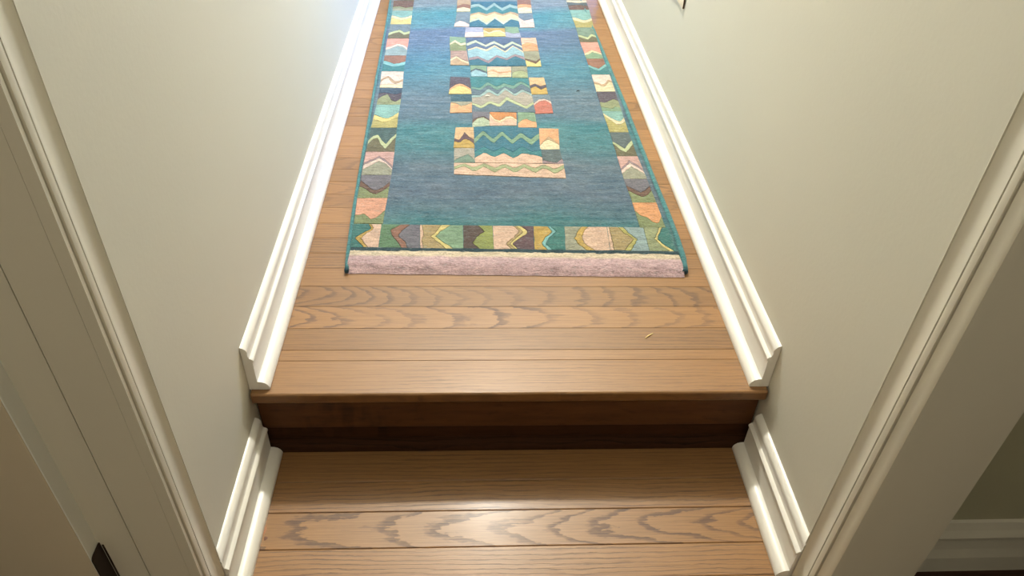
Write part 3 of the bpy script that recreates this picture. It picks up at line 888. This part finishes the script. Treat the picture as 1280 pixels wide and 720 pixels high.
     [('gold', None), ('cream', [0.2, 0.55, 0.3, 0.25, 0.6]), ('yellow', [0.35, 0.72, 0.48, 0.4, 0.78])]),
    ('m', 'v', [(44.4, 1815.2), (92.7, 1816.2), (98.8, 1705.4), (45.1, 1710.4)],
     [('sagegreen', None), ('lavender', [0.5, 0.65, 0.55])]),
    ('m', 'v', [(-78.3, 2083.5), (101.1, 2095.0), (101.3, 1812.6), (-83.9, 1806.6)],
     [('tealblue', None), ('paleaqua', [0.15, 0.1, 0.28, 0.06, 0.28, 0.12, 0.2]), ('teal', [0.28, 0.22, 0.4, 0.18, 0.4, 0.25, 0.32]), ('tan', [0.52, 0.44, 0.52, 0.42, 0.52, 0.42, 0.5]), ('paleyellow', [0.58, 0.5, 0.6, 0.48, 0.6, 0.48, 0.62]), ('palelime', [0.78, 0.65, 0.85, 0.62, 0.84, 0.64, 0.72]), ('tealblue', [0.85, 0.74, 0.93, 0.7, 0.92, 0.72, 0.8])]),
    ('m', 'v', [(-131.9, 2113.5), (-79.9, 2116.8), (-81.9, 1968.5), (-133.4, 1965.5)],
     [('tan', None), ('redbrown', [0.6, 0.42, 0.55]), ('cream', [0.78, 0.68, 0.8])]),
    ('m', 'v', [(-132.7, 1958.4), (-81.3, 1961.5), (-85.4, 1806.6), (-140.4, 1803.6)],
     [('greyblue', None), ('palepink', [0.8, 0.62, 0.7, 0.85])]),
    ('m', 'v', [(104.3, 2128.8), (157.1, 2132.3), (153.3, 1967.4), (99.1, 1964.2)],
     [('redbrown', None), ('orange', [0.45, 0.4, 0.45]), ('cream', [0.68, 0.6, 0.66])]),
    ('m', 'v', [(99.6, 1961.6), (154.7, 1964.9), (154.1, 1813.8), (96.8, 1810.7)],
     [('greyblue', None), ('palepink', [0.3, 0.55, 0.5, 0.4])]),
    ('b', 'v', [(-373.7, 2194.0), (-302.0, 2195.0), (-302.5, 2085.3), (-368.0, 2084.6)],
     [('salmon', None), ('olivegreen', [0.68, 0.7, 0.62, 0.72, 0.86, 0.8, 0.66, 0.5])]),
    ('b', 'v', [(294.6, 2237.1), (354.2, 2237.9), (355.3, 2129.9), (294.6, 2129.3)],
     [('orange', None), ('olivegreen', [0.35, 0.55, 0.6, 0.82, 0.85, 0.55])]),
    ('b', 'v', [(-375.8, 2303.1), (-301.3, 2304.4), (-302.0, 2196.1), (-373.8, 2195.1)],
     [('heather', None), ('brown', [0.25, 0.42, 0.62, 0.7, 0.55, 0.3]), ('olivegreen', [0.5, 0.6, 0.78, 0.85, 0.72, 0.5])]),
    ('b', 'v', [(291.3, 2349.5), (351.4, 2350.5), (354.1, 2238.6), (294.6, 2237.8)],
     [('heather', None), ('brown', [0.3, 0.45, 0.6, 0.5, 0.3]), ('olivegreen', [0.5, 0.65, 0.78, 0.7, 0.5])]),
    ('b', 'v', [(-377.6, 2424.5), (-303.0, 2426.2), (-301.3, 2305.6), (-375.8, 2304.3)],
     [('pink', None), ('mauve', [0.5, 0.38, 0.2, 0.38, 0.62]), ('palepink', [0.58, 0.46, 0.28, 0.46, 0.72]), ('greysage', [0.78, 0.62, 0.42, 0.52, 0.8])]),
    ('b', 'v', [(291.9, 2468.8), (347.4, 2469.9), (351.4, 2351.3), (291.3, 2350.3)],
     [('pink', None), ('mauve', [0.55, 0.4, 0.2, 0.35, 0.6]), ('palepink', [0.62, 0.48, 0.3, 0.48, 0.7]), ('greysage', [0.78, 0.62, 0.48, 0.62, 0.8])]),
    ('b', 'v', [(-379.0, 2562.5), (-307.5, 2564.4), (-303.0, 2427.5), (-377.6, 2425.8)],
     [('darkteal', None), ('lime', [0.55, 0.35, 0.3, 0.55, 0.7, 0.45, 0.25]), ('darkolive', [0.7, 0.5, 0.45, 0.75, 0.9, 0.65, 0.4])]),
    ('b', 'v', [(292.2, 2607.2), (346.0, 2608.6), (347.4, 2470.8), (291.9, 2469.6)],
     [('darkgrey', None), ('lime', [0.4, 0.55, 0.7, 0.5, 0.35]), ('darkolive', [0.5, 0.75, 0.85, 0.7, 0.5])]),
    ('b', 'v', [(-377.3, 2709.6), (-309.3, 2711.8), (-307.6, 2565.8), (-379.0, 2563.9)],
     [('aqua', None), ('yellow', [0.45, 0.52, 0.6, 0.62, 0.5, 0.35]), ('oliveyellow', [0.68, 0.7, 0.78, 0.75, 0.65, 0.55])]),
    ('b', 'v', [(289.2, 2742.2), (346.8, 2744.0), (346.0, 2609.6), (292.2, 2608.2)],
     [('aqua', None), ('cream', [0.1, 0.3, 0.45, 0.5, 0.3]), ('oliveyellow', [0.2, 0.45, 0.65, 0.65, 0.5])]),
    ('m', 'v', [(-106.4, 2233.5), (-44.0, 2235.2), (-42.3, 2141.2), (-108.6, 2136.3)],
     [('lavender', None), ('palepink', [0.55, 0.5, 0.55, 0.5])]),
    ('m', 'v', [(-42.7, 2226.4), (35.8, 2232.2), (35.9, 2151.4), (-41.4, 2145.1)],
     [('gold', None), ('cream', [0.2, 0.55, 0.3, 0.25, 0.6]), ('yellow', [0.35, 0.72, 0.48, 0.4, 0.78])]),
    ('m', 'v', [(36.4, 2248.5), (84.7, 2249.5), (90.8, 2138.7), (37.1, 2143.7)],
     [('sagegreen', None), ('lavender', [0.5, 0.65, 0.55])]),
    ('m', 'v', [(-104.3, 2500.4), (87.8, 2502.4), (96.6, 2256.9), (-91.0, 2257.0)],
     [('indigo', None), ('palelime', [0.22, 0.1, 0.28, 0.12, 0.3, 0.12, 0.3]), ('indigo', [0.32, 0.2, 0.36, 0.22, 0.4, 0.22, 0.38]), ('cream', [0.45, 0.35, 0.45, 0.28, 0.5, 0.28, 0.5]), ('skyblue', [0.5, 0.4, 0.52, 0.34, 0.55, 0.32, 0.55]), ('mauve', [0.75, 0.7, 0.85, 0.65, 0.75, 0.6, 0.7]), ('tealblue', [0.85, 0.78, 0.95, 0.72, 0.82, 0.68, 0.8])]),
    ('m', 'v', [(-162.0, 2505.1), (-105.7, 2501.8), (-102.2, 2380.0), (-157.7, 2377.5)],
     [('sagegreen', None), ('cream', [0.5, 0.25, 0.5, 0.4]), ('olivegreen', [0.62, 0.42, 0.66, 0.55])]),
    ('m', 'v', [(-156.3, 2376.1), (-100.8, 2378.7), (-92.4, 2255.6), (-153.7, 2256.3)],
     [('mauvetan', None), ('cream', [0.6, 0.4, 0.65, 0.8]), ('tan', [0.75, 0.52, 0.78, 0.92])]),
    ('m', 'v', [(89.4, 2506.3), (143.7, 2510.6), (144.0, 2390.0), (88.8, 2386.1)],
     [('peach', None), ('orange', [0.55, 0.4, 0.42, 0.6]), ('peachorange', [0.8, 0.65, 0.6, 0.8])]),
    ('m', 'v', [(91.5, 2384.0), (144.7, 2387.9), (144.8, 2255.6), (95.1, 2253.5)],
     [('oliveGrey', None), ('brown', [0.5, 0.6, 0.7, 0.5]), ('yellow', [0.6, 0.72, 0.85, 0.6])]),
]


def poly(t, s):
    n = len(t) - 1
    p = s * n
    i = min(int(p), n - 1)
    f = p - i
    return t[i] + (t[i + 1] - t[i]) * f

def patch(idx, kind, ax, cor, bands):
    C4 = [Vector((x / 1000.0, y / 1000.0)) for x, y in cor]
    if ax == 'h':      # along = left -> right ; across = far -> near
        tl, tr, br, bl = C4[0], C4[3], C4[2], C4[1]
    else:
        tl, tr, br, bl = C4
    length = ((bl - tl).length + (br - tr).length) / 2
    ns = 30 if ((tr - tl).length > 0.12) else 18
    eps = 0.0011 / length
    nt = len(bands)
    rows = []          # (t-function, colour, height drop)
    def bt(k, s):
        if k <= 0:
            return 0.0
        if k >= nt:
            return 1.0
        j = 0.0028 / length * noise.noise(Vector((s * 17.0, k * 3.1 + idx, 0)))
        return min(max(poly(bands[k][1], s) + j, 0.01 + 2 * eps * k), 0.99 - 2 * eps * (nt - k))
    vs, cs, fs = [], [], []
    for i in range(ns + 1):
        s = i / ns
        ts = []
        prev = 0.0
        for k in range(nt):
            a = max(bt(k, s), prev)
            b = max(bt(k + 1, s), a + 2.2 * eps)
            prev = b
            lo = a + (eps if k else 0)
            hi = b - (eps if k < nt - 1 else 0)
            ts += [(lo, k), ((lo + hi) / 2, k), (hi, k)]
            if k < nt - 1:
                ts.append((b, -1))
        e = 0.0010 * noise.noise(Vector((s * 9.0, idx, 2.0)))
        cols = []
        for q, (t, k) in enumerate(ts):
            p = (tl * (1 - s) + tr * s) * (1 - t) + (bl * (1 - s) + br * s) * t
            p = p + Vector((0.0012 * noise.noise(Vector((p.x * 40, p.y * 40, idx))), 0.0012 * noise.noise(Vector((p.x * 40, p.y * 40, idx + 50)))))
            edge = (s < 1e-6 or s > 1 - 1e-6 or q == 0 or q == len(ts) - 1)
            z = rug_z(p.x, p.y) + (0.0014 if k >= 0 else -0.0006) - (0.0008 if edge else 0)
            if k >= 0:
                c = YARN[bands[k][0]]
            else:
                kk = [x for x in ts[:q] if x[1] >= 0][-1][1]
                c1, c2 = YARN[bands[kk][0]], YARN[bands[kk + 1][0]]
                c = tuple(min(a, b) * 0.62 for a, b in zip(c1, c2))     # outline between bands, darker than both yarns
            f = 0.94 + 0.16 * noise.noise(Vector((p.x * 22, p.y * 60, k)))
            vs.append((p.x - RUG0.x, p.y - RUG0.y, z))
            cs.append(tuple(x * f for x in c))
        nrow = len(ts)
    for i in range(ns):
        for q in range(nrow - 1):
            a = i * nrow + q
            fs.append((a, a + 1, a + nrow + 1, a + nrow))
    rim = [q for q in range(nrow)] + [i * nrow + nrow - 1 for i in range(1, ns + 1)] + \
          [ns * nrow + q for q in range(nrow - 2, -1, -1)] + [i * nrow for i in range(ns - 1, 0, -1)]
    k0 = len(vs)
    for r in rim:
        v = vs[r]
        vs.append((v[0], v[1], 0.0085))
        cs.append(tuple(c * 0.75 for c in cs[r]))
    m = len(rim)
    for k in range(m):
        fs.append((rim[k], rim[(k + 1) % m], k0 + (k + 1) % m, k0 + k))
    name = 'border_patch' if kind == 'b' else 'medallion_patch'
    me = mesh(name, vs, fs)
    paint_mesh(me, cs)
    o = link(name, me, M_WOOL)
    o.parent = rug

for i, (kind, ax, cor, bands) in enumerate(PATCHES):
    patch(i, kind, ax, cor, bands)

# ---------------------------------------------------------------- picture on the right wall (only its lower near corner shows)
def picture():
    t = bpy.data.objects.new('picture_panel', None)
    COL.objects.link(t)
    t.location = (WX, 1.0079, 0.3555)
    t['label'] = 'thin cream picture panel with brown edge hanging on the right wall'
    t['category'] = 'picture'
    w, h = 0.40, 0.52
    boxes('panel', [(-0.0052, 0.0014, 0.0, -0.0016, w - 0.0014, h)], M_FRAME, t)
    for y0, y1 in ((0.0, 0.0013), (w - 0.0013, w)):
        s = boxes('side_band', [(-0.0054, y0, -0.0002, -0.0014, y1, h + 0.0002)], M_FRAMEDARK, t)
        s['label'] = 'dark brown edge band'
    boxes('print', [(-0.0058, 0.03, 0.03, -0.0053, w - 0.03, h - 0.03)], M_PAPER, t)
    boxes('spacer_block', [(-0.0015, 0.08, h - 0.12, -0.0003, w - 0.08, h - 0.08)], M_FRAMEDARK, t)
picture()

# ---------------------------------------------------------------- small bits lying about
def sliver(name, x, y, z, ang, ln, wd, mat, label, cat):
    bm = bmesh.new()
    n = 7
    rings = []
    for i in range(n):
        s = i / (n - 1)
        r = wd * (0.35 + 0.65 * math.sin(math.pi * min(max(s, 0.06), 0.94)))
        c = Vector(((s - 0.5) * ln, 0.0006 * math.sin(s * 5), r + 0.0004 * math.sin(s * 3)))
        rings.append([bm.verts.new(c + Vector((0, r * math.cos(a), r * math.sin(a)))) for a in [k * math.pi / 3 for k in range(6)]])
    for a, b in zip(rings, rings[1:]):
        for k in range(6):
            bm.faces.new((a[k], a[(k + 1) % 6], b[(k + 1) % 6], b[k]))
    bm.faces.new(rings[0][::-1])
    bm.faces.new(rings[-1])
    bmesh.ops.recalc_face_normals(bm, faces=bm.faces)
    me = bpy.data.meshes.new(name)
    bm.to_mesh(me)
    bm.free()
    o = link(name, me, mat, None, smooth=True)
    o.location = (x, y, z)
    o.rotation_euler = (0, 0, ang)
    o['label'] = label
    o['category'] = cat

sliver('wood_sliver', 0.2727, 0.1512, 0.0002, math.radians(40), 0.024, 0.0014, M_SPLINT,
       'tiny pale wood sliver lying on the oak boards near the step', 'sliver')
sliver('lint_speck', 0.2526, 1.262, 0.0125, 0.3, 0.012, 0.0016, M_LINT,
       'dark speck of lint lying on the blue rug field', 'lint')
sliver('lint_speck', -0.029, 1.2125, 0.0140, 0.1, 0.016, 0.0020, M_WHITELINT,
       'white fleck of lint on the mottled mountain medallion patch', 'lint')
